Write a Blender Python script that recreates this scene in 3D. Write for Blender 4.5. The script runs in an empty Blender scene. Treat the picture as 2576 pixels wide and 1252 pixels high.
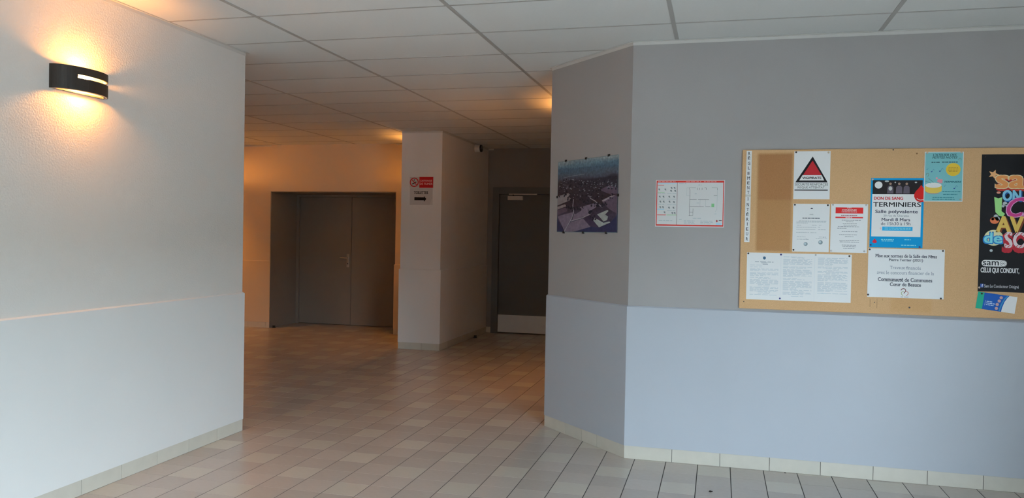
import bpy, bmesh, math, random
from mathutils import Matrix, Vector

random.seed(7)
sc = bpy.context.scene
COL = sc.collection
PI = math.pi

# ------------------------------------------------------------------ camera
F_PX, YAW, PITCH, ROLL, CAM_H = 2004.32, 0.253744, -0.017281, -0.018545, 1.44426
fw = Vector((-math.sin(YAW) * math.cos(PITCH), math.cos(YAW) * math.cos(PITCH), math.sin(PITCH)))
rt = Vector((math.cos(YAW), math.sin(YAW), 0))
dn = fw.cross(rt)
r2 = math.cos(ROLL) * rt + math.sin(ROLL) * dn
d2 = -math.sin(ROLL) * rt + math.cos(ROLL) * dn
cam_d = bpy.data.cameras.new('camera')
cam_d.sensor_fit = 'HORIZONTAL'
cam_d.sensor_width = 36.0
cam_d.lens = F_PX * 36.0 / 2576.0
cam_d.clip_start = 0.05
cam = bpy.data.objects.new('camera', cam_d)
COL.objects.link(cam)
m3 = Matrix((r2, -d2, -fw)).transposed()
cam.matrix_world = Matrix.Translation((0, 0, CAM_H)) @ m3.to_4x4()
sc.camera = cam

# ------------------------------------------------------------------ sky, daylight, exposure
SKY_STRENGTH = 64.0
SKY_COLOR = (0.72, 0.885, 1.0)
LAMP_COLOR = (1.0, 0.385, 0.075)
EXPOSURE = 0.0
# the glazed entrance to the right of the photographer, the only daylight this hall gets
FACADE_Y = -2.4
XR = 2.6             # side wall with the glazed entrance
WIN_Y0, WIN_Y1, WIN_Z0, WIN_Z1 = -2.0, 1.0, 0.0, 2.0

w = bpy.data.worlds.new('overcast_sky')
sc.world = w
w.use_nodes = True
bg = w.node_tree.nodes['Background']
bg.inputs[0].default_value = (*SKY_COLOR, 1)
bg.inputs[1].default_value = SKY_STRENGTH
por_d = bpy.data.lights.new('daylight_portal', 'AREA')
por_d.shape = 'RECTANGLE'
por_d.size = WIN_Y1 - WIN_Y0
por_d.size_y = WIN_Z1 - WIN_Z0
por_d.cycles.is_portal = True
por = bpy.data.objects.new('daylight_portal', por_d)
COL.objects.link(por)
por.location = (XR + 0.21, (WIN_Y0 + WIN_Y1) / 2, (WIN_Z0 + WIN_Z1) / 2)
por.rotation_euler = (PI / 2, 0, PI / 2)

vs = sc.view_settings
vs.view_transform = 'Standard'
vs.look = 'None'
vs.exposure = EXPOSURE
vs.gamma = 1.0
vs.use_curve_mapping = False
sc.cycles.max_bounces = 8
sc.cycles.diffuse_bounces = 6
sc.cycles.adaptive_threshold = 0.06
sc.cycles.transparent_max_bounces = 8
sc.cycles.use_denoising = True

# ------------------------------------------------------------------ materials
MATS = {}


def mat(name, color, rough=0.6, spec=0.5, metal=0.0, var=0.0, vscale=6.0, bump=0.0, bscale=200.0,
        coat=0.0, rnd=0.0, emit=None, estr=0.0):
    if name in MATS:
        return MATS[name]
    m = bpy.data.materials.new(name)
    m.use_nodes = True
    nt = m.node_tree
    b = nt.nodes['Principled BSDF']
    b.inputs['Base Color'].default_value = (*color, 1)
    b.inputs['Roughness'].default_value = rough
    b.inputs['Metallic'].default_value = metal
    b.inputs['Specular IOR Level'].default_value = spec
    if coat:
        b.inputs['Coat Weight'].default_value = coat
        b.inputs['Coat Roughness'].default_value = 0.12
    if emit:
        b.inputs['Emission Color'].default_value = (*emit, 1)
        b.inputs['Emission Strength'].default_value = estr
    tc = None
    src = None
    if var or bump:
        tc = nt.nodes.new('ShaderNodeTexCoord')
    if var:
        n = nt.nodes.new('ShaderNodeTexNoise')
        n.inputs['Scale'].default_value = vscale
        n.inputs['Detail'].default_value = 4
        nt.links.new(tc.outputs['Object'], n.inputs['Vector'])
        mr = nt.nodes.new('ShaderNodeMapRange')
        mr.inputs['To Min'].default_value = 1 - var
        mr.inputs['To Max'].default_value = 1 + var
        nt.links.new(n.outputs['Fac'], mr.inputs['Value'])
        src = mr.outputs['Result']
    if rnd:
        oi = nt.nodes.new('ShaderNodeObjectInfo')
        ge = nt.nodes.new('ShaderNodeNewGeometry')
        ad = nt.nodes.new('ShaderNodeMath')
        ad.operation = 'ADD'
        nt.links.new(oi.outputs['Random'], ad.inputs[0])
        nt.links.new(ge.outputs['Random Per Island'], ad.inputs[1])
        fr = nt.nodes.new('ShaderNodeMath')
        fr.operation = 'FRACT'
        nt.links.new(ad.outputs[0], fr.inputs[0])
        m2 = nt.nodes.new('ShaderNodeMapRange')
        m2.inputs['To Min'].default_value = 1 - rnd
        m2.inputs['To Max'].default_value = 1 + rnd
        nt.links.new(fr.outputs[0], m2.inputs['Value'])
        if src:
            mu = nt.nodes.new('ShaderNodeMath')
            mu.operation = 'MULTIPLY'
            nt.links.new(src, mu.inputs[0])
            nt.links.new(m2.outputs['Result'], mu.inputs[1])
            src = mu.outputs[0]
        else:
            src = m2.outputs['Result']
    if src:
        vm = nt.nodes.new('ShaderNodeVectorMath')
        vm.operation = 'SCALE'
        vm.inputs[0].default_value = color
        nt.links.new(src, vm.inputs['Scale'])
        nt.links.new(vm.outputs[0], b.inputs['Base Color'])
    if bump:
        n2 = nt.nodes.new('ShaderNodeTexNoise')
        n2.inputs['Scale'].default_value = bscale
        n2.inputs['Detail'].default_value = 3
        nt.links.new(tc.outputs['Object'], n2.inputs['Vector'])
        bp = nt.nodes.new('ShaderNodeBump')
        bp.inputs['Strength'].default_value = bump
        bp.inputs['Distance'].default_value = 0.004
        nt.links.new(n2.outputs['Fac'], bp.inputs['Height'])
        nt.links.new(bp.outputs['Normal'], b.inputs['Normal'])
    MATS[name] = m
    return m


def srgb(r, g, b):
    f = lambda c: (c / 255 / 12.92) if c <= 10.3 else ((c / 255 + 0.055) / 1.055) ** 2.4
    return (f(r), f(g), f(b))


def ink(r, g, b, rough=0.55):
    """flat printing ink; photographed sRGB tone brought to the reflectance of the ink"""
    return mat('ink_%d_%d_%d' % (r, g, b), tuple(min(0.9, c * 1.4) for c in srgb(r, g, b)), rough, spec=0.15)


M_WHITE_ROUGH = mat('white_roughcast_paint', (0.715, 0.705, 0.685), 0.55, var=0.02, vscale=3, bump=0.5, bscale=95)
M_WHITE = mat('white_satin_paint', (0.80, 0.79, 0.78), 0.45, var=0.02, vscale=2.5, bump=0.08, bscale=120)
M_WAIN_W = mat('white_wainscot_paint', (0.755, 0.76, 0.758), 0.38, var=0.02, vscale=2.0, bump=0.06, bscale=90)
M_ALCOVE_TINT = mat('light_tinted_alcove_paint', (0.68, 0.56, 0.42), 0.5, var=0.02, vscale=2.5, bump=0.08, bscale=120)  # warm light put into the wall colour, holding down bounced daylight blue
M_LAV = mat('lavender_grey_paint', (0.385, 0.372, 0.372), 0.55, var=0.025, vscale=2.5, bump=0.12, bscale=110)
M_WAIN_L = mat('lavender_grey_wainscot_paint', (0.465, 0.50, 0.56), 0.42, var=0.02, vscale=2.0, bump=0.05, bscale=90)
M_TILE = mat('beige_floor_tile', (0.525, 0.47, 0.425), 0.27, var=0.05, vscale=30, rnd=0.055)
M_TILE_L = mat('cream_floor_tile', (0.585, 0.545, 0.475), 0.27, var=0.04, vscale=30, rnd=0.04)
M_GROUT = mat('dark_grout', (0.06, 0.055, 0.05), 0.9)
M_BASE = mat('cream_skirting_tile', (0.60, 0.57, 0.50), 0.4, var=0.07, vscale=14, rnd=0.05)
M_CEIL = mat('mineral_fibre_tile', (0.74, 0.765, 0.765), 0.9, var=0.025, vscale=60, rnd=0.03)
M_TBAR = mat('grey_ceiling_bar', (0.43, 0.43, 0.42), 0.5)
M_TRIM = mat('white_ceiling_trim', (0.62, 0.62, 0.60), 0.5)
M_DARKDOOR = mat('charcoal_door_paint', (0.14, 0.155, 0.17), 0.5, var=0.04, vscale=4)
M_DARKFRAME = mat('charcoal_frame_paint', (0.15, 0.165, 0.18), 0.5)
M_SHADED_WALL = mat('shaded_wall_paint', (0.27, 0.265, 0.265), 0.6, bump=0.1, bscale=120)  # corridor-end shade put into the colour; also cuts bounce off the unseen rear wall
M_BROWNDOOR = mat('grey_brown_door_paint', (0.27, 0.245, 0.22), 0.45, var=0.05, vscale=3)
M_STEEL = mat('brushed_steel', (0.82, 0.90, 0.94), 0.4, metal=0.0, bump=0.05, bscale=300)
M_ALU = mat('satin_aluminium', (0.62, 0.60, 0.57), 0.35, metal=0.6)
M_BLACKMETAL = mat('black_ceramic', (0.032, 0.026, 0.022), 0.5, var=0.1, vscale=20)
M_RIM = mat('brown_ceramic_rim', (0.16, 0.13, 0.11), 0.6)
M_LINER = mat('white_lamp_inside', (0.75, 0.72, 0.66), 0.6)
M_BLACK = mat('black_rubber', (0.012, 0.012, 0.012), 0.5)
M_WHITEPLASTIC = mat('white_plastic', (0.68, 0.67, 0.65), 0.4)
M_DARKGLASS = mat('dark_lens', (0.012, 0.008, 0.010), 0.15)
M_PAPER = mat('white_paper', (0.85, 0.865, 0.875), 0.5, spec=0.25)
M_ASPHALT = mat('grey_paving', (0.11, 0.11, 0.105), 0.9, var=0.1, vscale=3)
M_SKY_BLOCKER = mat('dark_sky_blocker', (0.03, 0.05, 0.025), 0.9, var=0.3, vscale=3)
M_FACADE = mat('entrance_frame_paint', (0.25, 0.25, 0.26), 0.5)

gm = bpy.data.materials.new('clear_glass')
gm.use_nodes = True
gt = gm.node_tree
for n in list(gt.nodes):
    if n.type != 'OUTPUT_MATERIAL':
        gt.nodes.remove(n)
tr_ = gt.nodes.new('ShaderNodeBsdfTransparent')
gl_ = gt.nodes.new('ShaderNodeBsdfGlossy')
gl_.inputs['Roughness'].default_value = 0.02
mx_ = gt.nodes.new('ShaderNodeMixShader')
mx_.inputs[0].default_value = 0.06
gt.links.new(tr_.outputs[0], mx_.inputs[1])
gt.links.new(gl_.outputs[0], mx_.inputs[2])
gt.links.new(mx_.outputs[0], gt.nodes['Material Output'].inputs[0])
M_GLASS = gm

# ------------------------------------------------------------------ mesh helpers


class MB:
    """collects faces and links them as one mesh object"""

    def __init__(self):
        self.v, self.f, self.mi = [], [], []

    def add(self, verts, faces, mi=0):
        o = len(self.v)
        self.v += [tuple(p) for p in verts]
        self.f += [tuple(i + o for i in f) for f in faces]
        self.mi += [mi] * len(faces)
        return self

    def box(self, x0, x1, y0, y1, z0, z1, mi=0):
        return self.prism([(x0, y0), (x1, y0), (x1, y1), (x0, y1)], z0, z1, mi)

    def prism(self, pts, z0, z1, mi=0):
        n = len(pts)
        a = sum(pts[i][0] * pts[(i + 1) % n][1] - pts[(i + 1) % n][0] * pts[i][1] for i in range(n))
        if a < 0:
            pts = pts[::-1]
        vs_ = [(p[0], p[1], z0) for p in pts] + [(p[0], p[1], z1) for p in pts]
        fs = [tuple(range(n - 1, -1, -1)), tuple(range(n, 2 * n))]
        fs += [(i, (i + 1) % n, (i + 1) % n + n, i + n) for i in range(n)]
        return self.add(vs_, fs, mi)

    def poly(self, pts, z):
        n = len(pts)
        a = sum(pts[i][0] * pts[(i + 1) % n][1] - pts[(i + 1) % n][0] * pts[i][1] for i in range(n))
        if a < 0:
            pts = pts[::-1]
        return self.add([(p[0], p[1], z) for p in pts], [tuple(range(n))])

    def cyl(self, c, ax, r0, r1, h, n=20, cap=True):
        """cylinder / cone from point c along unit axis ax"""
        ax = Vector(ax).normalized()
        t = ax.orthogonal().normalized()
        s = ax.cross(t)
        c = Vector(c)
        vs_ = []
        for k, (r, d) in enumerate(((r0, 0), (r1, h))):
            for i in range(n):
                a = 2 * PI * i / n
                vs_.append(c + ax * d + (t * math.cos(a) + s * math.sin(a)) * r)
        fs = [(i, (i + 1) % n, (i + 1) % n + n, i + n) for i in range(n)]
        if cap:
            fs += [tuple(range(n - 1, -1, -1)), tuple(range(n, 2 * n))]
        return self.add(vs_, fs)

    def mesh(self, name, mats, smooth=False):
        me = bpy.data.meshes.new(name)
        me.from_pydata(self.v, [], self.f)
        for m in (mats if isinstance(mats, (list, tuple)) else [mats]):
            me.materials.append(m)
        for p, i in zip(me.polygons, self.mi):
            p.material_index = i
            p.use_smooth = smooth
        me.update()
        return me

    def build(self, name, mats, parent=None, smooth=False, bevel=0.0, seg=2):
        o = link(name, self.mesh(name, mats, smooth), parent)
        if bevel:
            bv = o.modifiers.new('bevel', 'BEVEL')
            bv.width = bevel
            bv.segments = seg
            bv.limit_method = 'ANGLE'
        return o


def link(name, me, parent=None):
    o = bpy.data.objects.new(name, me)
    COL.objects.link(o)
    if parent is not None:
        o.parent = parent
    return o


def tag(o, label, cat, group=None):
    o['label'] = label
    o['category'] = cat
    if group:
        o['group'] = group
    return o


def struct(o):
    o['kind'] = 'structure'
    return o


def empty(name, loc=(0, 0, 0), rot=(0, 0, 0)):
    o = link(name, None)
    o.empty_display_size = 0.1
    o.location = loc
    o.rotation_euler = rot
    return o


def offset_path(pts, t, sign):
    """points of the polyline moved sideways by t with mitred corners; sign +1 = to the left of travel"""
    out = []
    n = len(pts)
    P = [Vector(p) for p in pts]
    for i in range(n):
        dirs = []
        if i > 0:
            dirs.append((P[i] - P[i - 1]).normalized())
        if i < n - 1:
            dirs.append((P[i + 1] - P[i]).normalized())
        ns = [Vector((-d.y, d.x)) * sign for d in dirs]
        if len(ns) == 1:
            out.append(P[i] + ns[0] * t)
        else:
            b = (ns[0] + ns[1]).normalized()
            out.append(P[i] + b * (t / b.dot(ns[0])))
    return [tuple(p) for p in out]


# ------------------------------------------------------------------ plan of the place (metres)
ZC = 2.712
XL = -3.305          # long wall on the left
YL_END = 5.05        # where it ends
YR = 5.223           # wall with the notice board
A = (-1.245, 5.915)  # angled wall, corridor end
B = (-0.565, 5.223)  # angled wall, notice-board end
XC = -1.245          # corridor right wall
YB_R = 11.32         # far wall of the corridor
YB_L = 10.55         # far wall of the alcove
X_AL = -7.4          # left wall of the alcove
PX0, PX1, PY0 = -3.85, -3.32, 9.29   # wall end that reads as a pillar
RX0, RX1, RZ = -6.45, -4.45, 2.03    # recess with the double door
DOOR2_X0, DOOR2_X1, DOOR2_Z = -3.24, -2.08, 2.145
BASE_H, WAIN_H, WAIN_T = 0.085, 1.0, 0.012
ZT = ZC + 0.02

# ---- outside ground
struct(MB().box(XR + 0.2, 70, -60, 60, -0.15, -0.05).build('ground_outside', M_ASPHALT))
struct(MB().box(20, 22, -40, 40, -0.05, 3.5).build('sky_blocker_outside', M_SKY_BLOCKER))  # unseen block added outside to cut off the low sky

# ---- walls
wl = struct(MB().box(XL - 0.2, XL, FACADE_Y, YL_END, 0, ZT).build('wall_left', M_WHITE_ROUGH))
wf = struct(MB().box(X_AL - 0.2, XL - 0.2, YL_END - 0.2, YL_END, 0, ZT).build('wall_alcove_front', M_ALCOVE_TINT))
wal = struct(MB().box(X_AL - 0.2, X_AL, YL_END, YB_L, 0, ZT).build('wall_alcove_left', M_ALCOVE_TINT))
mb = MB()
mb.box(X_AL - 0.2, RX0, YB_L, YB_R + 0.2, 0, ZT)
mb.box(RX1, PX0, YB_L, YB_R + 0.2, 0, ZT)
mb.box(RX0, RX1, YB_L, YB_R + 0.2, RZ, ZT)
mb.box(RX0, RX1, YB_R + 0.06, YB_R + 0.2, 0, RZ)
wab = struct(mb.build('wall_alcove_back', M_ALCOVE_TINT))
wp = struct(MB().box(PX0, PX1, PY0, YB_R + 0.2, 0, ZT).build('wall_pillar', M_WHITE))
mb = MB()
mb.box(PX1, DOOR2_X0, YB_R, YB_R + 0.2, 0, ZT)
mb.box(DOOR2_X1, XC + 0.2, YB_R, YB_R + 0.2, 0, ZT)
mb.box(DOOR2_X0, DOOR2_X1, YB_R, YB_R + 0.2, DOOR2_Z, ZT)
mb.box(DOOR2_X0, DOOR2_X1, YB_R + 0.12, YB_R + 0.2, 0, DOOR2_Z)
wbr = struct(mb.build('wall_corridor_back', M_SHADED_WALL))
A2, B2 = (-1.045, 5.995), (-0.482, 5.423)
wcr = struct(MB().prism([A, A2, (XC + 0.2, YB_R), (XC, YB_R)], 0, ZT).build('wall_corridor_right', M_WHITE))
wa = struct(MB().prism([A, B, B2, A2], 0, ZT).build('wall_angled', M_LAV))
wr = struct(MB().prism([B, (XR, YR), (XR, YR + 0.2), B2], 0, ZT).build('wall_right', M_LAV))
mb = MB()
mb.box(XR, XR + 0.2, FACADE_Y - 0.2, WIN_Y0, 0, ZT)
mb.box(XR, XR + 0.2, WIN_Y1, YR + 0.2, 0, ZT)
mb.box(XR, XR + 0.2, WIN_Y0, WIN_Y1, WIN_Z1, ZT)
we = struct(mb.build('wall_side', M_LAV))
wfa = struct(MB().box(XL - 0.2, XR, FACADE_Y - 0.2, FACADE_Y, 0, ZT).build('wall_behind', M_SHADED_WALL))

# ---- glazed entrance in the side wall
wd = struct(empty('window_1', (XR + 0.1, (WIN_Y0 + WIN_Y1) / 2, 0)))
hw = (WIN_Y1 - WIN_Y0) / 2
mb = MB()
posts = [-hw, -hw / 3 * 1.0, hw / 3 * 1.0, hw]
for k, c in enumerate(posts):
    a, b = (c, c + 0.05) if k == 0 else ((c - 0.05, c) if k == 3 else (c - 0.03, c + 0.03))
    mb.box(-0.03, 0.03, a, b, WIN_Z0, WIN_Z1)
spans = [(-hw + 0.05, posts[1] - 0.03), (posts[1] + 0.03, posts[2] - 0.03), (posts[2] + 0.03, hw - 0.05)]
for a, b in spans:
    mb.box(-0.03, 0.03, a, b, WIN_Z0, WIN_Z0 + 0.08)
    mb.box(-0.03, 0.03, a, b, WIN_Z1 - 0.06, WIN_Z1)
mb.build('window_frame', M_FACADE, wd)
for a, b in spans:
    MB().box(-0.004, 0.004, a, b, WIN_Z0 + 0.08, WIN_Z1 - 0.06).build('pane', M_GLASS, wd)

# ---- wainscot, skirting tiles and ceiling edge trim along the walls


def wall_edges(wall, side, pts, sign, segs, wmat, base=True, joints=None, wain=True, tile_segs=None):
    """segs: which segments of the polyline get wainscot and skirting"""
    o1 = offset_path(pts, WAIN_T, sign)
    o1b = offset_path(pts, WAIN_T - 0.008, sign)
    ob = offset_path(pts, 0.009, sign)
    og = offset_path(pts, 0.006, sign)
    oc = offset_path(pts, 0.020, sign)
    for i in segs:
        a, b = pts[i], pts[i + 1]
        if wain:
            c, d = o1[i + 1], o1[i]
            e, f_ = o1b[i + 1], o1b[i]
            vs_ = [(*a, BASE_H), (*b, BASE_H), (*c, BASE_H), (*d, BASE_H),
                   (*a, WAIN_H), (*b, WAIN_H), (*c, WAIN_H - 0.008), (*d, WAIN_H - 0.008),
                   (*f_, WAIN_H), (*e, WAIN_H)]
            fs = [(3, 2, 1, 0), (2, 3, 7, 6), (6, 7, 8, 9), (9, 8, 4, 5), (0, 1, 5, 4),
                  (1, 2, 6, 9, 5), (3, 0, 4, 8, 7)]
            me = MB().add(vs_, fs).mesh('wainscot', wmat)
            bm_ = bmesh.new()
            bm_.from_mesh(me)
            bmesh.ops.recalc_face_normals(bm_, faces=bm_.faces)
            bm_.to_mesh(me)
            bm_.free()
            link('wainscot', me, wall)
        if base:
            bb = struct(MB().prism([a, b, og[i + 1], og[i]], 0, BASE_H - 0.004).build('baseboard_' + side, M_GROUT))
            L = (Vector(b) - Vector(a)).length
            js = (joints or {}).get(i)
            if js is None:
                js = [0.3 * k for k in range(1, int(L / 0.3) + 1)]
            js = [0.0] + [j for j in js if 0.02 < j < L - 0.02] + [L]
            u = (Vector(b) - Vector(a)).normalized()
            nrm = Vector((-u.y, u.x)) * sign
            for k in range(len(js) - 1):
                g0 = 0.0 if k == 0 else 0.0015
                g1 = 0.0 if k == len(js) - 2 else 0.0015
                p0 = Vector(a) + u * (js[k] + g0)
                p1 = Vector(a) + u * (js[k + 1] - g1)
                q0 = p0 + nrm * 0.009 if k else Vector(ob[i])
                q1 = p1 + nrm * 0.009 if k < len(js) - 2 else Vector(ob[i + 1])
                MB().prism([tuple(p0), tuple(p1), tuple(q1), tuple(q0)], 0.001, BASE_H - 0.001).build(
                    'baseboard_tile', M_BASE, bb)
        nm = 'trim_%d' % wall_edges.n
        wall_edges.n += 1
        t = MB()
        t.prism([a, b, oc[i + 1], oc[i]], ZC - 0.003, ZC)
        o2 = offset_path(pts, 0.0025, sign)
        t.prism([a, b, o2[i + 1], o2[i]], ZC - 0.022, ZC - 0.003)
        struct(t.build(nm, M_TRIM))


wall_edges.n = 1
# left wall, its end, and the back of that wall inside the alcove
L_pts = [(XL, FACADE_Y), (XL, YL_END), (X_AL, YL_END), (X_AL, YB_L), (RX0, YB_L), (RX0, YB_R)]
jl = [4.758 - 0.3 * k for k in range(0, 20)]
wall_edges(wl, 'left', L_pts, -1, [0], M_WAIN_W, joints={0: sorted(j - FACADE_Y for j in jl)})
wall_edges(wf, 'alcove_front', L_pts, -1, [1], M_ALCOVE_TINT)
wall_edges(wal, 'alcove_left', L_pts, -1, [2], M_ALCOVE_TINT)
wall_edges(wab, 'alcove_back', L_pts, -1, [3], M_ALCOVE_TINT)
R_pts = [(RX1, YB_R), (RX1, YB_L), (PX0, YB_L), (PX0, PY0), (PX1, PY0), (PX1, YB_R), (DOOR2_X0, YB_R)]
wall_edges(wab, 'alcove_corner', R_pts, -1, [1], M_ALCOVE_TINT)
wall_edges(wp, 'pillar_left', R_pts, -1, [2], M_WHITE)
wall_edges(wp, 'pillar_front', R_pts, -1, [3], M_WHITE)
wall_edges(wp, 'pillar_right', R_pts, -1, [4], M_WHITE)
wall_edges(wbr, 'corridor_back', R_pts, -1, [5], M_SHADED_WALL, wain=False)
C_pts = [(DOOR2_X1, YB_R), (XC, YB_R), A, B, (XR, YR), (XR, WIN_Y1)]
wall_edges(wbr, 'corridor_end', C_pts, -1, [0], M_SHADED_WALL, wain=False)
wall_edges(wcr, 'corridor_right', C_pts, -1, [1], M_WHITE)
wall_edges(wa, 'angled', C_pts, -1, [2], M_WAIN_L, joints={2: [0.285, 0.487, 0.667]})
wall_edges(wr, 'right', C_pts, -1, [3], M_WAIN_L, joints={3: [-0.263 + 0.3 * k - B[0] for k in range(0, 16)]})
wall_edges(we, 'side', C_pts, -1, [4], M_WAIN_L)

# ---- floor: grout bed with single tiles laid in it
FX = -0.499
rooms = [(XL - 0.1, XR + 0.1, FACADE_Y - 0.2, YR + 0.1), (XL - 0.1, -0.5, YR, 6.1), (XL - 0.2, XC + 0.1, 6.0, YB_R + 0.12),
         (X_AL - 0.1, XL + 0.1, YL_END - 0.1, YB_L + 0.1), (RX0 - 0.1, RX1 + 0.1, YB_L, YB_R + 0.1)]
floor = struct(MB().box(X_AL - 0.2, XR + 0.2, FACADE_Y - 0.2, YB_R + 0.2, -0.06, -0.0009).build('floor', M_GROUT))


def project(p):
    q = Vector(p) - Vector((0, 0, CAM_H))
    z = q.dot(fw)
    if z < 0.1:
        return None
    return (1288 + F_PX * q.dot(r2) / z, 626 + F_PX * q.dot(d2) / z, z)


def seen(x, y, z, pad=30):
    q = project((x, y, z))
    if q is None or not (-pad < q[0] < 2576 + pad and -pad < q[1] < 1252 + pad):
        return None
    if x < XL and y < YL_END:
        return None
    if y > YL_END and x < XL:      # hidden behind the end of the left wall?
        t_ = XL / x
        if t_ * y < YL_END:
            return None
    return q


TS = 0.2


def tile_verts(cx, cy, _=None):
    hx, hy = TS / 2 - 0.0026, TS / 2 - 0.0012
    v = [(cx - hx, cy - hy, -0.008), (cx + hx, cy - hy, -0.008), (cx + hx, cy + hy, -0.008), (cx - hx, cy + hy, -0.008)]
    v += [(p[0], p[1], 0.0) for p in v]
    f = [(4, 5, 6, 7)]
    for k in range(4):
        j = (k + 1) % 4
        f.append((k, j, j + 4, k + 4))
    return v, f


tv, tf = tile_verts(0, 0)
me_d = MB().add(tv, tf).mesh('floor_tile', M_TILE)
me_l = MB().add(tv, tf).mesh('floor_tile_cream', M_TILE_L)
cells = []
for c in range(-36, 22):
    for r in range(-14, 58):
        x, y = FX + 0.2 * c + 0.1, -0.01 + 0.2 * r + 0.1
        if any(a <= x <= b and d <= y <= e for a, b, d, e in rooms):
            q = seen(x, y, 0)
            cells.append((q[2] if q else 1e3 + random.random(), c, r, x, y))
cells.sort()
far = MB()
for k, (d, c, r, x, y) in enumerate(cells):
    light = (c + 2 * r) % 5 == 2
    if k < 300:
        o = link('floor_tile', me_l if light else me_d, floor)
        o.location = (x, y, 0)
    else:
        v, f = tile_verts(x, y)
        far.add(v, f, 1 if light else 0)
fo = far.build('floor_tiles', [M_TILE, M_TILE_L], floor)
fo['kind'] = 'stuff'

# ---- ceiling: panels on a bar grid
CX, CY = -2.6874, 4.2134
ceil = struct(MB().box(X_AL - 0.2, XR + 0.2, FACADE_Y - 0.2, YB_R + 0.2, ZC + 0.03, ZC + 0.12).build('ceiling', M_TBAR))
tw, td = 1.2 - 0.020, 0.6 - 0.010
me_c = MB().box(-tw / 2, tw / 2, -td / 2, td / 2, 0.0015, 0.016).mesh('ceiling_tile', M_CEIL)
xs0, xs1, ys0, ys1 = X_AL - 0.2, XR + 0.2, FACADE_Y - 0.2, YB_R + 0.2
i0, i1 = math.floor((xs0 - CX) / 1.2), math.ceil((xs1 - CX) / 1.2)
j0, j1 = math.floor((ys0 - CY) / 0.6), math.ceil((ys1 - CY) / 0.6)
crooms = [(XL - 0.1, XR + 0.1, FACADE_Y - 0.1, YR + 0.1), (XL - 0.1, -0.4, YR, 6.1), (PX0, XC + 0.1, 6.0, YB_R + 0.1),
          (X_AL - 0.1, XL + 0.1, YL_END - 0.1, YB_L + 0.1)]
for i in range(i0, i1):
    for j in range(j0, j1):
        a0, a1 = CX + 1.2 * i, CX + 1.2 * i + 1.2
        b0, b1 = CY + 0.6 * j, CY + 0.6 * j + 0.6
        if any(a1 > q[0] and a0 < q[1] and b1 > q[2] and b0 < q[3] for q in crooms):
            o = link('ceiling_tile', me_c, ceil)
            o.location = (a0 + 0.6, b0 + 0.3, ZC)
for i in range(i0 + 1, i1):
    MB().box(CX + 1.2 * i - 0.0125, CX + 1.2 * i + 0.0125, ys0, ys1, ZC - 0.001, ZC + 0.012).build('grid_bar', M_TBAR, ceil)
for j in range(j0 + 1, j1):
    MB().box(xs0, xs1, CY + 0.6 * j - 0.0075, CY + 0.6 * j + 0.0075, ZC - 0.0004, ZC + 0.010).build('grid_bar', M_TBAR, ceil)

# ------------------------------------------------------------------ doors
# double door at the back of the alcove recess
d1 = struct(empty('door_1', ((RX0 + RX1) / 2, YB_R, 0)))
hw = (RX1 - RX0) / 2
mb = MB()
mb.box(-hw, -hw + 0.055, -0.03, 0.05, 0, RZ)
mb.box(hw - 0.055, hw, -0.03, 0.05, 0, RZ)
mb.box(-hw + 0.055, hw - 0.055, -0.03, 0.05, RZ - 0.045, RZ)
mb.build('door_frame', M_BROWNDOOR, d1, bevel=0.003)
dpt = YB_R - YB_L
MB().box(-hw, -hw + 0.012, -dpt + 0.005, -0.03, 0, RZ).build('recess_lining', M_BROWNDOOR, d1)
MB().box(hw - 0.012, hw, -dpt + 0.005, -0.03, 0, RZ).build('recess_lining', M_BROWNDOOR, d1)
MB().box(-hw + 0.012, hw - 0.012, -dpt + 0.005, -0.03, RZ - 0.012, RZ).build('recess_lining', M_BROWNDOOR, d1)
seam = -5.505 - (RX0 + RX1) / 2
lf = MB().box(-hw + 0.058, seam - 0.003, 0.0, 0.045, 0.008, RZ - 0.048).build('door_leaf', M_BROWNDOOR, d1, bevel=0.002)
MB().box(seam + 0.003, hw - 0.058, 0.0, 0.045, 0.008, RZ - 0.048).build('door_leaf', M_BROWNDOOR, d1, bevel=0.002)
hx = seam - 0.055
hp = MB().box(hx - 0.021, hx + 0.021, -0.007, 0.0, 0.90, 1.105).build('door_plate', M_ALU, lf, bevel=0.006)
mb = MB()
mb.cyl((hx, -0.005, 1.045), (0, -1, 0), 0.010, 0.010, 0.045, 14)
mb.cyl((hx + 0.008, -0.045, 1.045), (-1, 0, 0), 0.009, 0.008, 0.125, 14)
mb.build('door_handle', M_ALU, lf, smooth=False)
MB().cyl((hx, -0.0065, 0.955), (0, -1, 0), 0.009, 0.009, 0.003, 14).build('keyhole', M_BLACK, lf)

# single charcoal door at the end of the corridor
d2o = struct(empty('door_2', ((DOOR2_X0 + DOOR2_X1) / 2, YB_R, 0)))
hw = (DOOR2_X1 - DOOR2_X0) / 2
mb = MB()
mb.box(-hw, -hw + 0.10, -0.015, 0.10, 0, DOOR2_Z)
mb.box(hw - 0.10, hw, -0.015, 0.10, 0, DOOR2_Z)
mb.box(-hw + 0.10, hw - 0.10, -0.015, 0.10, DOOR2_Z - 0.10, DOOR2_Z)
mb.build('door_frame', M_DARKFRAME, d2o, bevel=0.003)
lf2 = MB().box(-hw + 0.106, hw - 0.106, 0.004, 0.05, 0.012, DOOR2_Z - 0.106).build('door_leaf', M_DARKDOOR, d2o, bevel=0.002)
MB().box(-hw + 0.106, hw - 0.106, -0.001, 0.004, 0.016, 0.272).build('kick_plate', M_STEEL, lf2, bevel=0.001)
cxo = (DOOR2_X0 + DOOR2_X1) / 2
MB().box(-3.005 - cxo, -2.780 - cxo, -0.045, 0.004, 1.958, 2.018).build('door_closer_body', M_ALU, lf2, bevel=0.004)
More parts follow.
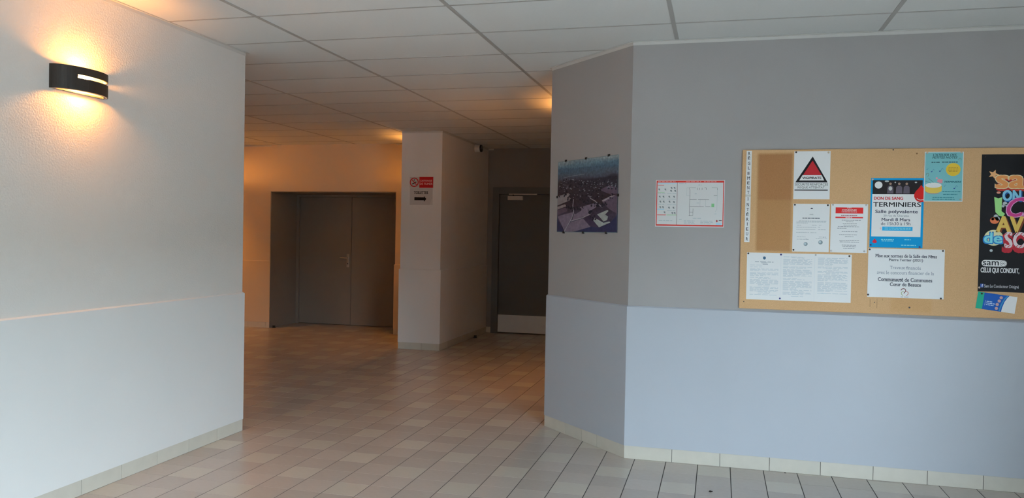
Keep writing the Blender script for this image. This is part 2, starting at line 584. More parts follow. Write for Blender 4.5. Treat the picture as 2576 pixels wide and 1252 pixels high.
MB().box(-2.992 - cxo, -2.567 - cxo, -0.032, -0.015, 2.036, 2.052).build('door_closer_rail', M_ALU, d2o, bevel=0.002)
MB().prism([(-2.93 - cxo, -0.040), (-2.915 - cxo, -0.040), (-2.915 - cxo, -0.02), (-2.93 - cxo, -0.02)], 2.018, 2.038).build(
    'door_closer_pivot', M_BLACK, lf2)

# ------------------------------------------------------------------ wall lamps


def bulb_material(power):
    return mat('warm_bulb_%d' % power, (0.9, 0.85, 0.75), 0.5, emit=LAMP_COLOR, estr=float(power))


HW, DEP, LH, TH = 0.185, 0.105, 0.122, 0.008


def half_oval(a, b, n=36):
    return [(a * math.cos(PI * k / n), b * math.sin(PI * k / n)) for k in range(n + 1)]


def sconce(loc, rz, label, power):
    """half-oval ceramic wall lamp: open at top and bottom, a slot running to one end"""
    t = empty('wall_sconce', loc, (0, 0, rz))
    tag(t, label, 'wall lamp', 'black half-oval wall lamps')
    n = 36
    zb = [0, 0.064, 0.081, LH]

    def wall_of(a, b, ai, bi, name, m):
        out, inn = half_oval(a, b, n), half_oval(ai, bi, n)
        o = MB()
        for k in range(n):
            frac = (k + 0.5) / n          # 0 = +x end ... 1 = -x end
            for z in range(3):
                if z == 1 and frac > 0.33 and frac < 0.985:
                    continue
                z0, z1 = zb[z], zb[z + 1]
                p, q, pi_, qi = out[k], out[k + 1], inn[k], inn[k + 1]
                v = [(*p, z0), (*q, z0), (*q, z1), (*p, z1), (*pi_, z0), (*qi, z0), (*qi, z1), (*pi_, z1)]
                o.add(v, [(0, 3, 2, 1), (4, 5, 6, 7), (0, 1, 5, 4), (3, 7, 6, 2), (0, 4, 7, 3), (1, 2, 6, 5)])
        me = o.mesh(name, m)
        bm_ = bmesh.new()
        bm_.from_mesh(me)
        bmesh.ops.remove_doubles(bm_, verts=bm_.verts, dist=1e-5)
        seen_f = {}
        for f in list(bm_.faces):
            key = tuple(sorted(v.index for v in f.verts))
            seen_f.setdefault(key, []).append(f)
        dead = [f for fs in seen_f.values() if len(fs) > 1 for f in fs]
        bmesh.ops.delete(bm_, geom=dead, context='FACES_ONLY')
        bmesh.ops.recalc_face_normals(bm_, faces=bm_.faces)
        bm_.to_mesh(me)
        bm_.free()
        return link(name, me, t)
    wall_of(HW, DEP, HW - 0.006, DEP - 0.006, 'lamp_shade', M_BLACKMETAL)
    wall_of(HW - 0.0061, DEP - 0.0061, HW - 0.012, DEP - 0.012, 'inner_liner', M_LINER)
    MB().box(-HW + 0.013, HW - 0.013, 0.0, 0.010, 0.008, LH - 0.008).build('back_plate', M_LINER, t)
    for z0, z1 in ((0.0, 0.008), (LH - 0.008, LH)):
        out, inn = half_oval(HW - 0.012, DEP - 0.012, n), half_oval(HW - 0.024, DEP - 0.022, n)
        o = MB()
        for k in range(n):
            q = [out[k], out[k + 1], (inn[k + 1][0], max(inn[k + 1][1], 0.014)), (inn[k][0], max(inn[k][1], 0.014))]
            o.prism(q, z0, z1)
        o.prism([(-HW + 0.012, 0), (HW - 0.012, 0), (HW - 0.024, 0.014), (-HW + 0.024, 0.014)], z0, z1)
        o.build('lamp_rim', M_RIM, t)
    MB().box(-0.016, 0.016, 0.006, 0.018, 0.03, 0.06).build('lamp_holder', M_WHITEPLASTIC, t)
    bmm = bmesh.new()
    bmesh.ops.create_icosphere(bmm, subdivisions=2, radius=0.024)
    me = bpy.data.meshes.new('bulb')
    bmm.to_mesh(me)
    bmm.free()
    for p in me.polygons:
        p.use_smooth = True
    me.materials.append(bulb_material(power))
    b = link('bulb', me, t)
    b.location = (0, 0.042, 0.061)
    b.scale = (1.5, 1, 1)
    return t


sconce((XL, 3.515, 2.150), -PI / 2, 'black half-oval wall lamp with glowing slot on the white left wall', 900)
sconce((X_AL, 9.60, 2.150), -PI / 2, 'black half-oval wall lamp on the far left wall of the orange alcove', 1800)
sconce((PX0, 9.95, 2.150), PI / 2, 'black half-oval wall lamp on the alcove side of the pillar', 700)
sconce((XC, 7.60, 2.150), PI / 2, 'black half-oval wall lamp in the corridor behind the angled grey wall', 1300)

# ------------------------------------------------------------------ printed sheets


def text_mesh(txt, bold=0.0, serif=False, shear=0.0):
    cu = bpy.data.curves.new('t', 'FONT')
    cu.body = txt
    cu.size = 1.0
    cu.resolution_u = 3
    cu.shear = shear
    cu.fill_mode = 'FRONT'
    o = bpy.data.objects.new('t', cu)
    COL.objects.link(o)
    dg = bpy.context.evaluated_depsgraph_get()
    me = bpy.data.meshes.new_from_object(o.evaluated_get(dg), depsgraph=dg)
    bpy.data.objects.remove(o)
    bpy.data.curves.remove(cu)
    vs_ = [tuple(v.co) for v in me.vertices]
    fs = [tuple(p.vertices) for p in me.polygons]
    if serif:
        cnt = {}
        for p in me.polygons:
            vv = list(p.vertices)
            for a, b in zip(vv, vv[1:] + vv[:1]):
                k = (min(a, b), max(a, b))
                cnt[k] = cnt.get(k, 0) + 1
        ys = [v[1] for v in vs_]
        top = max(ys)
        for (a, b), c in cnt.items():
            if c != 1:
                continue
            pa, pb = vs_[a], vs_[b]
            if abs(pa[1] - pb[1]) < 0.004 and 0.04 < abs(pa[0] - pb[0]) < 0.19:
                x0, x1 = sorted((pa[0], pb[0]))
                y = pa[1]
                up = -0.045 < y < 0.03
                s = 0.055
                y0, y1 = (y, y + 0.045) if up else (y - 0.045, y)
                i = len(vs_)
                vs_ += [(x0 - s, y0, 0), (x1 + s, y0, 0), (x1 + s, y1, 0), (x0 - s, y1, 0)]
                fs.append((i, i + 1, i + 2, i + 3))
    bpy.data.meshes.remove(me)
    if bold:                       # heavier strokes: the outline printed again slightly to each side
        n0, v0, f0 = len(vs_), list(vs_), list(fs)
        vs_, fs = [], []
        for i, (dx, dy) in enumerate(((-1, -0.6), (1, -0.6), (-1, 0.6), (1, 0.6))):
            vs_ += [(x + dx * bold, y + dy * bold, 0.00004 * i) for x, y, _ in v0]
            fs += [tuple(j + i * n0 for j in f) for f in f0]
    return vs_, fs


PIN_ME = {}


def pin_mesh(m):
    if m.name not in PIN_ME:
        o = MB()
        o.cyl((0, 0, -0.0002), (0, 0, 1), 0.0058, 0.0052, 0.003, 12)
        o.cyl((0, 0, 0.0028), (0, 0, 1), 0.0052, 0.0025, 0.0022, 12)
        PIN_ME[m.name] = o.mesh('push_pin', m)
    return PIN_ME[m.name]


class Sheet:
    """a flat printed thing; u 0..1 from the left, v 0..1 from the top, built in its own plane with thickness"""

    def __init__(self, name, label, cat, w_, h_, loc, rot, m, thick=0.0006, group=None, curl=0.0):
        self.w, self.h, self.t = w_, h_, thick
        self.k = 0
        n = 10 if curl else 1
        mb_ = MB()
        vs_, fs = [], []
        for j in range(n + 1):
            y = -h_ / 2 + h_ * j / n
            z = thick + curl * (2 * abs(j / n - 0.5)) ** 3
            vs_ += [(-w_ / 2, y, z), (w_ / 2, y, z)]
        for j in range(n):
            fs.append((2 * j, 2 * j + 1, 2 * j + 3, 2 * j + 2))
        k = len(vs_)
        vs_ += [(-w_ / 2, -h_ / 2, 0), (w_ / 2, -h_ / 2, 0), (w_ / 2, h_ / 2, 0), (-w_ / 2, h_ / 2, 0)]
        fs += [(k + 3, k + 2, k + 1, k), (k, k + 1, 1, 0), (k + 2, k + 3, 2 * n, 2 * n + 1)]
        fs += [tuple([k + 1, k + 2] + [2 * j + 1 for j in range(n, -1, -1)]),
               tuple([k + 3, k] + [2 * j for j in range(0, n + 1)])]
        mb_.add(vs_, fs)
        self.o = mb_.build(name, m)
        self.o.location = loc
        self.o.rotation_euler = rot
        tag(self.o, label, cat, group)

    def P(self, u, v):
        return (-self.w / 2 + u * self.w, self.h / 2 - v * self.h)

    def z(self, layer):
        return self.t + 0.00025 * layer

    def polys(self, name, m, polys, layer=1, label=None):
        """each piece is a part of its own; many tiny ones are joined as stuff"""
        joined = len(polys) > 9
        o = MB()
        ob = None
        for pl in polys:
            if pl[0] == 'ribbon':
                o.add([(v.x, v.y, self.z(layer)) for v in pl[1]], pl[2])
            else:
                o.poly([self.P(*p) for p in pl], self.z(layer))
            if not joined:
                ob = o.build(name, m, self.o)
                o = MB()
        if joined:
            ob = o.build(name, m, self.o)
            ob['kind'] = 'stuff'
        if label:
            ob['label'] = label
        return ob

    def rects(self, name, m, rs, layer=1, label=None):
        return self.polys(name, m, [[(a, b), (c, b), (c, d), (a, d)] for a, b, c, d in rs], layer, label)

    def ell(self, u, v, ru, rv=None, n=32, a0=0, a1=2 * PI):
        rv = ru * self.w / self.h if rv is None else rv
        return [(u + ru * math.cos(a0 + (a1 - a0) * k / n), v + rv * math.sin(a0 + (a1 - a0) * k / n)) for k in range(n)]

    def stroke(self, pts, wd_):
        """a connected ribbon along a polyline, width in metres"""
        P = [Vector(self.P(*p)) for p in pts]
        vs_ = []
        for i, p in enumerate(P):
            d = Vector((0, 0))
            if i > 0:
                d += (p - P[i - 1]).normalized()
            if i < len(P) - 1:
                d += (P[i + 1] - p).normalized()
            d.normalize()
            nn = Vector((-d.y, d.x)) * wd_ / 2
            vs_ += [p + nn, p - nn]
        fs = [(2 * i, 2 * i + 1, 2 * i + 3, 2 * i + 2) for i in range(len(P) - 1)]
        return [('ribbon', vs_, fs)]

    def text(self, name, m, items, layer=2, **kw):
        """items: (text, u0, v0, u1, v1) ink box"""
        for it in items:
            o = MB()
            vs_, fs = text_mesh(it[0], **kw)
            if not vs_:
                continue
            x0, x1 = min(v[0] for v in vs_), max(v[0] for v in vs_)
            y0, y1 = min(v[1] for v in vs_), max(v[1] for v in vs_)
            a, b = self.P(it[1], it[4]), self.P(it[3], it[2])
            o.add([(a[0] + (v[0] - x0) / (x1 - x0) * (b[0] - a[0]), a[1] + (v[1] - y0) / (y1 - y0) * (b[1] - a[1]),
                    self.z(layer) + v[2]) for v in vs_], fs)
            o.build(name, m, self.o)

    def lines(self, name, m, rows, hgt=0.006, layer=1, seed=1):
        """rows of print too small to read: (u0, u1, v) runs of word-long dashes"""
        rd = random.Random(seed)
        rs = []
        for u0, u1, v in rows:
            u = u0
            while u < u1 - 0.005:
                L = min(rd.uniform(0.025, 0.075), u1 - u)
                rs.append((u, v - hgt / 2, u + L, v + hgt / 2))
                u += L + rd.uniform(0.008, 0.014)
        return self.rects(name, m, rs, layer)

    def pins(self, spots, m):
        for u, v in spots:
            p = link('push_pin', pin_mesh(m), self.o)
            x, y = self.P(u, v)
            p.location = (x, y, self.t)


INK_BLACK = ink(28, 28, 32)
INK_GREY = ink(118, 124, 132)
INK_SOFT = ink(150, 158, 165)
INK_RED = ink(205, 45, 40)
INK_BLUE = ink(0, 140, 200)
PIN_DARK = mat('dark_pin', (0.03, 0.02, 0.02), 0.4)
PIN_BLUE = mat('blue_pin', (0.03, 0.03, 0.22), 0.35)
PIN_PALE = mat('pale_pin', (0.62, 0.52, 0.40), 0.4)
PIN_CLEAR = mat('clear_pin', (0.60, 0.58, 0.58), 0.25)

# ---- notice board
BX0, BX1, BZ0, BZ1, BT = 0.132, 2.130, 1.012, 2.006, 0.018
mboard = bpy.data.materials.new('tan_fibre_board')
mboard.use_nodes = True
nt = mboard.node_tree
bs = nt.nodes['Principled BSDF']
bs.inputs['Roughness'].default_value = 0.85
tc = nt.nodes.new('ShaderNodeTexCoord')
sx = nt.nodes.new('ShaderNodeSeparateXYZ')
nt.links.new(tc.outputs['Object'], sx.inputs[0])


def soft_box(lo_x, hi_x, lo_z, hi_z, edge):
    outs = []
    for ch, lo, hi in (('X', lo_x, hi_x), ('Z', lo_z, hi_z)):
        for a, b in ((lo, lo + edge), (hi, hi - edge)):
            mr = nt.nodes.new('ShaderNodeMapRange')
            mr.inputs['From Min'].default_value = a
            mr.inputs['From Max'].default_value = b
            nt.links.new(sx.outputs[ch], mr.inputs['Value'])
            outs.append(mr.outputs['Result'])
    cur = outs[0]
    for o_ in outs[1:]:
        mu = nt.nodes.new('ShaderNodeMath')
        mu.operation = 'MULTIPLY'
        nt.links.new(cur, mu.inputs[0])
        nt.links.new(o_, mu.inputs[1])
        cur = mu.outputs[0]
    return cur


noi = nt.nodes.new('ShaderNodeTexNoise')
noi.inputs['Scale'].default_value = 420
noi.inputs['Detail'].default_value = 5
nt.links.new(tc.outputs['Object'], noi.inputs['Vector'])
cr = nt.nodes.new('ShaderNodeValToRGB')
cr.color_ramp.elements[0].position = 0.25
cr.color_ramp.elements[0].color = (0.62, 0.37, 0.175, 1)
cr.color_ramp.elements[1].position = 0.75
cr.color_ramp.elements[1].color = (0.79, 0.51, 0.275, 1)
nt.links.new(noi.outputs['Fac'], cr.inputs['Fac'])
prev = cr.outputs['Color']
BOARD_C = ((BX0 + BX1) / 2, (BZ0 + BZ1) / 2)
for (x0, x1, z0, z1), colr in (((0.215, 0.440, 1.365, 1.99), (0.74, 0.62, 0.50)), ((0.222, 0.440, 1.685, 1.99), (0.88, 0.80, 0.78)),
                               ((1.00, 1.24, 1.02, 1.13), (0.97, 0.93, 0.84))):
    msk = soft_box(x0 - BOARD_C[0], x1 - BOARD_C[0], z0 - BOARD_C[1], z1 - BOARD_C[1], 0.018)
    mx = nt.nodes.new('ShaderNodeMix')
    mx.data_type = 'RGBA'
    mx.blend_type = 'MULTIPLY'
    nt.links.new(msk, mx.inputs['Factor'])
    nt.links.new(prev, mx.inputs['A'])
    mx.inputs['B'].default_value = (*colr, 1)
    prev = mx.outputs['Result']
nt.links.new(prev, bs.inputs['Base Color'])
bp = nt.nodes.new('ShaderNodeBump')
bp.inputs['Strength'].default_value = 0.25
bp.inputs['Distance'].default_value = 0.002
nt.links.new(noi.outputs['Fac'], bp.inputs['Height'])
nt.links.new(bp.outputs['Normal'], bs.inputs['Normal'])
bw, bh = (BX1 - BX0) / 2, (BZ1 - BZ0) / 2
board = MB().box(-bw, bw, -BT, 0, -bh, bh).build('notice_board', mboard, bevel=0.003)
board.location = (BOARD_C[0], YR, BOARD_C[1])
tag(board, 'large tan fibre notice board on the lavender grey wall', 'notice board')
SURF = YR - BT - 0.0006
RW = (PI / 2, 0, 0)
for x, z, r, nm, m in ((0.160, 1.055, 0.004, 'screw_head', PIN_DARK), (1.000, 2.000, 0.005, 'screw_head', PIN_DARK),
                       (1.112, 1.056, 0.006, 'screw_hole', PIN_DARK), (1.130, 1.975, 0.006, 'screw_hole', mat('rust', (0.30, 0.15, 0.06), 0.8)),
                       (0.918, 1.080, 0.0035, 'screw_hole', PIN_DARK)):
    MB().cyl((x - BOARD_C[0], -BT + 0.001, min(z, 1.998) - BOARD_C[1]), (0, -1, 0), r, r * 0.8, 0.0014, 12).build(nm, m, board)
M_RUST = mat('rust_stain', (0.36, 0.21, 0.10), 0.85)
for x, z0, z1, wd_ in ((0.893, 1.050, 1.100, 0.0025), (0.932, 1.045, 1.103, 0.002), (0.962, 1.092, 1.104, 0.002)):
    MB().prism([(x - wd_ / 2 - BOARD_C[0], -BT - 0.0003), (x + wd_ / 2 - BOARD_C[0], -BT - 0.0003),
                (x + wd_ / 2 - BOARD_C[0], -BT), (x - wd_ / 2 - BOARD_C[0], -BT)], z0 - BOARD_C[1], z1 - BOARD_C[1]).build(
        'rust_streak', M_RUST, board)


def on_board(name, label, x0, x1, z0, z1, m=M_PAPER, roll=0.0, lift=0.0, curl=0.0):
    return Sheet(name, label, 'poster' if 'poster' in name else 'notice', x1 - x0, z1 - z0,
                 ((x0 + x1) / 2, SURF - lift, (z0 + z1) / 2), (PI / 2, roll, 0), m, curl=curl)


# vertical title strip
s = on_board('title_strip', 'narrow vertical paper strip with letters down the board left edge', 0.155, 0.187, 1.429, 1.999, roll=0.004)
let = [('R', 108), ('È', 163), ('G', 228), ('L', 285), ('E', 350), ('M', 408), ('E', 467), ('N', 525), ('T', 582), ('I', 662),
       ('N', 733), ('T', 792), ('É', 850), ('R', 912), ('I', 970), ('E', 1030), ('U', 1090), ('R', 1152)]
its = []
for ch, y in let:
    v = (y - 75) / 1115
    hh = 0.0165 if ch not in 'ÈÉ' else 0.021
    ww = 0.22 if ch not in 'IM' else (0.10 if ch == 'I' else 0.28)
    its.append((ch, 0.5 - ww, v - hh, 0.5 + ww, v + 0.0165))
s.text('lettering', INK_BLACK, its, serif=True, bold=0.006)
s.rects('adhesive_tape', mat('clear_tape', (0.70, 0.70, 0.68), 0.15, coat=0.6), [(0.0, 0.478, 1.0, 0.502)], 3)

# security alert notice
s = on_board('alert_notice', 'white notice with a red and black warning triangle', 0.439, 0.649, 1.699, 1.994)
s.polys('triangle_border', INK_BLACK, [[(0.51, 0.11), (0.937, 0.65), (0.045, 0.65)]], 1)
s.polys('triangle_fill', ink(176, 40, 48), [[(0.51, 0.195), (0.765, 0.497), (0.253, 0.497)]], 2)
s.polys('triangle_panel', ink(232, 230, 226), [[(0.24, 0.499), (0.768, 0.499), (0.842, 0.61), (0.154, 0.61)]], 2)
s.text('lettering', INK_BLACK, [('VIGIPIRATE', 0.235, 0.532, 0.762, 0.580)], 3, bold=0.028)
s.text('caption', ink(60, 66, 72), [('SECURITE RENFORCEE', 0.036, 0.667, 0.95, 0.714), ('RISQUE ATTENTAT', 0.115, 0.734, 0.855, 0.783)], 2)
s.rects('rule_line', INK_BLACK, [(0.028, 0.80, 0.946, 0.819)], 1)
s.pins([(0.05, 0.02)], PIN_DARK)
s.pins([(0.94, 0.03)], PIN_PALE)

# official letter with two stamps
s = on_board('official_notice', 'white official letter with two round stamps at the bottom', 0.440, 0.652, 1.376, 1.671)
s.polys('emblem', ink(55, 50, 70), [s.ell(0.51, 0.095, 0.033, 0.013)], 1)
s.text('heading', ink(80, 95, 105), [('AVIS', 0.452, 0.211, 0.555, 0.233)], 2)
s.lines('heading_line', ink(70, 85, 95), [(0.262, 0.735, 0.30)], 0.016, 1, 5)
s.lines('print_lines', INK_SOFT, [(0.17, 0.92, 0.357), (0.10, 0.90, 0.379), (0.10, 0.41, 0.40), (0.12, 0.24, 0.445), (0.53, 0.66, 0.443),
                                  (0.72, 0.78, 0.443), (0.10, 0.64, 0.488), (0.70, 0.76, 0.485), (0.10, 0.62, 0.533), (0.70, 0.90, 0.535),
                                  (0.10, 0.45, 0.598), (0.49, 0.65, 0.60), (0.12, 0.36, 0.69), (0.72, 0.92, 0.688), (0.12, 0.44, 0.74),
                                  (0.64, 0.80, 0.72)], 0.009, 1, 6)
s.polys('stamp', ink(120, 135, 142), [s.ell(0.366, 0.838, 0.055), s.ell(0.770, 0.798, 0.06)], 1)
s.polys('stamp_core', ink(165, 180, 186), [s.ell(0.352, 0.835, 0.032), s.ell(0.755, 0.792, 0.034)], 2)
s.polys('signature', ink(95, 110, 120), s.stroke([(0.82, 0.71), (0.86, 0.695), (0.85, 0.715), (0.90, 0.70), (0.89, 0.72), (0.94, 0.715)], 0.0012)
        + s.stroke([(0.36, 0.74), (0.38, 0.725), (0.40, 0.745), (0.45, 0.74)], 0.0012), 1)
s.pins([(0.045, 0.022), (0.945, 0.025), (0.035, 0.965)], PIN_DARK)

# fire instructions
s = on_board('instruction_notice', 'white notice with a red heading banner beside the stamped letter', 0.659, 0.868, 1.376, 1.672)
s.rects('heading_banner', ink(206, 44, 44), [(0.126, 0.072, 0.874, 0.194), (0.126, 0.264, 0.874, 0.293)], 1)
s.text('heading', ink(240, 225, 225), [('CONSIGNES', 0.297, 0.110, 0.697, 0.142)], 2, bold=0.02, shear=0.15)
s.lines('heading_print', ink(236, 200, 200), [(0.44, 0.56, 0.082), (0.292, 0.705, 0.163), (0.40, 0.59, 0.279)], 0.014, 2, 3)
s.lines('red_print', ink(150, 60, 75), [(0.28, 0.73, 0.235)], 0.014, 1, 4)
s.lines('print_lines', INK_GREY, [(0.30, 0.82, 0.335), (0.41, 0.62, 0.365), (0.33, 0.72, 0.403), (0.35, 0.71, 0.432), (0.20, 0.77, 0.466),
                                  (0.18, 0.44, 0.50), (0.31, 0.74, 0.568), (0.24, 0.72, 0.632), (0.40, 0.63, 0.672), (0.25, 0.78, 0.748),
                                  (0.26, 0.78, 0.78), (0.32, 0.70, 0.845), (0.34, 0.70, 0.878), (0.36, 0.67, 0.912)], 0.010, 1, 7)
s.pins([(0.05, 0.02), (0.95, 0.02), (0.03, 0.965), (0.93, 0.965)], PIN_CLEAR)

# blood drive poster
s = on_board('blood_donation_poster', 'blue and white poster with a big red blood drop', 0.881, 1.174, 1.412, 1.829, m=mat('poster_blue', (0.0, 0.36, 0.75), 0.55, spec=0.15))
s.rects('photo_panel', ink(38, 34, 36), [(0.035, 0.030, 0.97, 0.232)], 1)
s.rects('text_panel', ink(226, 230, 236), [(0.030, 0.232, 0.955, 0.842)], 1)
fig = []
for u, hh, wv in ((0.37, 0.062, 0.06), (0.535, 0.055, 0.062), (0.675, 0.065, 0.06)):
    fig.append([(u - wv, 0.222), (u - wv * 0.9, 0.13), (u - wv * 0.4, 0.108), (u + wv * 0.4, 0.108), (u + wv * 0.9, 0.13), (u + wv, 0.222)])
s.polys('figure_shapes', ink(92, 84, 96), fig, 2)
s.polys('face_shapes', ink(150, 124, 110), [s.ell(u, 0.082, 0.024) for u in (0.37, 0.535, 0.675)], 2)
s.polys('pale_patches', ink(175, 178, 176), [s.ell(0.30, 0.046, 0.04, 0.012), s.ell(0.845, 0.062, 0.022, 0.011), s.ell(0.46, 0.062, 0.015),
                                             s.ell(0.37, 0.15, 0.035, 0.03)], 3)
s.polys('badge', ink(218, 216, 224), [s.ell(0.145, 0.100, 0.073)], 3)
drop = [(0.948, 0.098)]
for k in range(0, 25):
    a = -0.65 + (2 * PI - 1.84) * k / 24
    drop.append((min(0.93 + 0.115 * math.cos(a), 0.998), 0.248 + 0.091 * math.sin(a)))
drop = [(0.945, 0.097), (0.998, 0.150), (0.998, 0.338), (0.93, 0.343), (0.88, 0.330), (0.838, 0.300), (0.818, 0.262), (0.822, 0.222), (0.850, 0.185), (0.900, 0.145)]
s.polys('blood_drop', ink(196, 32, 30), [drop], 4)
s.polys('drop_highlight', ink(235, 190, 185), s.stroke([(0.87, 0.288), (0.895, 0.305), (0.93, 0.313), (0.965, 0.311), (0.995, 0.307)], 0.004), 5)
s.text('heading', ink(188, 40, 48), [('DON DE SANG', 0.062, 0.268, 0.615, 0.313)], 3, bold=0.03)
s.text('lettering', INK_BLACK, [('TERMINIERS', 0.053, 0.345, 0.947, 0.414)], 3, bold=0.012)
s.text('lettering', ink(52, 60, 78), [('Salle polyvalente', 0.094, 0.456, 0.894, 0.518), ('Mardi 8 Mars', 0.22, 0.575, 0.756, 0.617)], 3, bold=0.014)
s.text('lettering', ink(66, 74, 90), [('de 15h30 à 19h', 0.208, 0.634, 0.765, 0.676)], 3)
s.text('small_lettering', ink(120, 126, 136), [('20 rue de Charette', 0.253, 0.526, 0.73, 0.554)], 3)
s.rects('blue_banner', ink(40, 160, 212), [(0.235, 0.698, 0.806, 0.755)], 2)
s.lines('banner_print', ink(130, 200, 230), [(0.28, 0.77, 0.718), (0.28, 0.77, 0.737)], 0.008, 3, 2)
s.polys('finger_mark', ink(225, 190, 190), [s.ell(0.205, 0.725, 0.016, 0.018)], 2)
s.polys('small_drop', ink(200, 40, 60), [[(0.098, 0.872), (0.128, 0.900), (0.142, 0.918), (0.130, 0.935), (0.098, 0.942), (0.066, 0.935), (0.054, 0.918), (0.068, 0.900)]], 1)
s.lines('pale_print', ink(120, 195, 228), [(0.22, 0.46, 0.885), (0.23, 0.45, 0.905), (0.66, 0.78, 0.882), (0.60, 0.88, 0.962)], 0.012, 1, 8)
s.pins([(0.03, 0.02)], PIN_PALE)
s.pins([(0.025, 0.965), (0.945, 0.985)], PIN_BLUE)

# music workshop poster
s = on_board('music_poster', 'teal poster with a drum and a yellow disc', 1.172, 1.381, 1.690, 1.984, lift=0.0016)
TEAL = mat('poster_teal', (0.24, 0.60, 0.64), 0.55, spec=0.15)
s.rects('teal_ground', TEAL, [(0.02, 0.014, 0.98, 0.986)], 1)
s.text('heading', ink(40, 74, 84), [("L'ATELIER DES", 0.214, 0.039, 0.82, 0.085), ('PETITES NOTES', 0.20, 0.094, 0.84, 0.137)], 2, bold=0.015, shear=0.2)
s.lines('subheading', ink(52, 84, 92), [(0.18, 0.40, 0.21), (0.45, 0.85, 0.208)], 0.016, 2, 9)
s.polys('yellow_disc', ink(226, 178, 62), [s.ell(0.742, 0.357, 0.187, 0.13)], 2)
s.lines('disc_print', ink(176, 138, 52), [(0.62, 0.86, 0.32), (0.61, 0.87, 0.345), (0.61, 0.87, 0.37), (0.63, 0.85, 0.395)], 0.012, 3, 10)
s.polys('drum_body', ink(226, 182, 84), [[(0.03, 0.68)] + [(0.245 + 0.215 * math.cos(PI - PI * k / 14), 0.775 + 0.058 * math.sin(PI * k / 14)) for k in range(15)] + [(0.46, 0.68)]], 2)
s.polys('drum_rim', ink(205, 80, 70), s.stroke([(0.05, 0.80), (0.11, 0.833), (0.20, 0.848), (0.30, 0.846), (0.40, 0.826)], 0.0018), 3)
s.polys('drum_skin', ink(220, 214, 222), [s.ell(0.245, 0.672, 0.208, 0.052)], 3)
s.polys('drum_sticks', ink(70, 84, 96), s.stroke([(0.03, 0.586), (0.18, 0.632)], 0.0016) + s.stroke([(0.11, 0.53), (0.25, 0.62)], 0.0016), 4)
s.polys('pink_shape', ink(226, 140, 152), [[(0.33, 0.60), (0.36, 0.545), (0.48, 0.555), (0.47, 0.635), (0.40, 0.625)], s.ell(0.325, 0.53, 0.025, 0.02)], 2)
s.text('place_name', ink(40, 96, 108), [('TERMINIERS', 0.518, 0.584, 0.958, 0.621)], 2, bold=0.03, shear=0.25)
note = []
for u, v, k in ((0.19, 0.40, 1.0), (0.40, 0.39, 1.25), (0.78, 0.735, 1.2), (0.07, 0.355, 0.6), (0.53, 0.69, 0.6)):
    note.append(s.ell(u, v, 0.016 * k, 0.009 * k, 12))
    note += s.stroke([(u + 0.015 * k, v), (u + 0.045 * k, v - 0.05 * k), (u + 0.07 * k, v - 0.03 * k)], 0.0014 * k)
s.polys('music_notes', ink(44, 72, 140), note, 2)
s.polys('music_signs', ink(110, 110, 90), s.stroke([(0.87, 0.165), (0.885, 0.135), (0.915, 0.128), (0.935, 0.145), (0.935, 0.17)], 0.002)
        + s.stroke([(0.05, 0.47), (0.06, 0.435), (0.10, 0.43), (0.12, 0.46), (0.09, 0.50)], 0.002), 2)
s.lines('print_lines', ink(62, 128, 138), [(0.48, 0.94, 0.80), (0.50, 0.86, 0.855), (0.23, 0.78, 0.918), (0.22, 0.80, 0.955)], 0.018, 2, 11)
s.pins([(0.065, 0.022), (0.94, 0.015), (0.95, 0.955)], PIN_PALE)

# three-page regulations
s = on_board('regulations_notice', 'wide three-page white notice of dense small print at the board lower left', 0.173, 0.784, 1.071, 1.364)
rows = []
rd = random.Random(4)
for p0, p1, v0, v1 in ((0.033, 0.31, 0.265, 0.91), (0.355, 0.63, 0.075, 0.93), (0.685, 0.965, 0.085, 0.84)):
    v = v0
    while v < v1:
        if rd.random() < 0.12:
            rows.append((p0 + 0.08, p0 + 0.2, v))
            v += 0.028
        elif rd.random() < 0.13:
            rows.append((p0, p0 + rd.uniform(0.05, 0.22), v))
            v += 0.040
        else:
            rows.append((p0, p1 - (rd.uniform(0, 0.15) if rd.random() < 0.25 else 0), v))
            v += 0.0205
s.lines('print_lines', ink(172, 182, 190), rows, 0.0095, 1, 12)
s.lines('heading', ink(140, 148, 158), [(0.08, 0.26, 0.195), (0.14, 0.205, 0.215), (0.155, 0.21, 0.243)], 0.012, 1, 13)
s.polys('crest', ink(58, 92, 120), [[(0.158, 0.085), (0.170, 0.078), (0.184, 0.085), (0.184, 0.125), (0.171, 0.148), (0.158, 0.125)]], 1)
s.rects('page_edge', ink(170, 182, 196), [(0.3325, 0.0, 0.3335, 1.0), (0.655, 0.0, 0.656, 1.0)], 1)
s.polys('signature', ink(110, 170, 190), s.stroke([(0.715, 0.822), (0.735, 0.812), (0.745, 0.825), (0.77, 0.824)], 0.0014), 1)
s.pins([(0.012, 0.022), (0.978, 0.03)], PIN_DARK)
s.pins([(0.331, 0.03), (0.330, 0.96)], PIN_BLUE)
s.pins([(0.663, 0.022)], PIN_CLEAR)

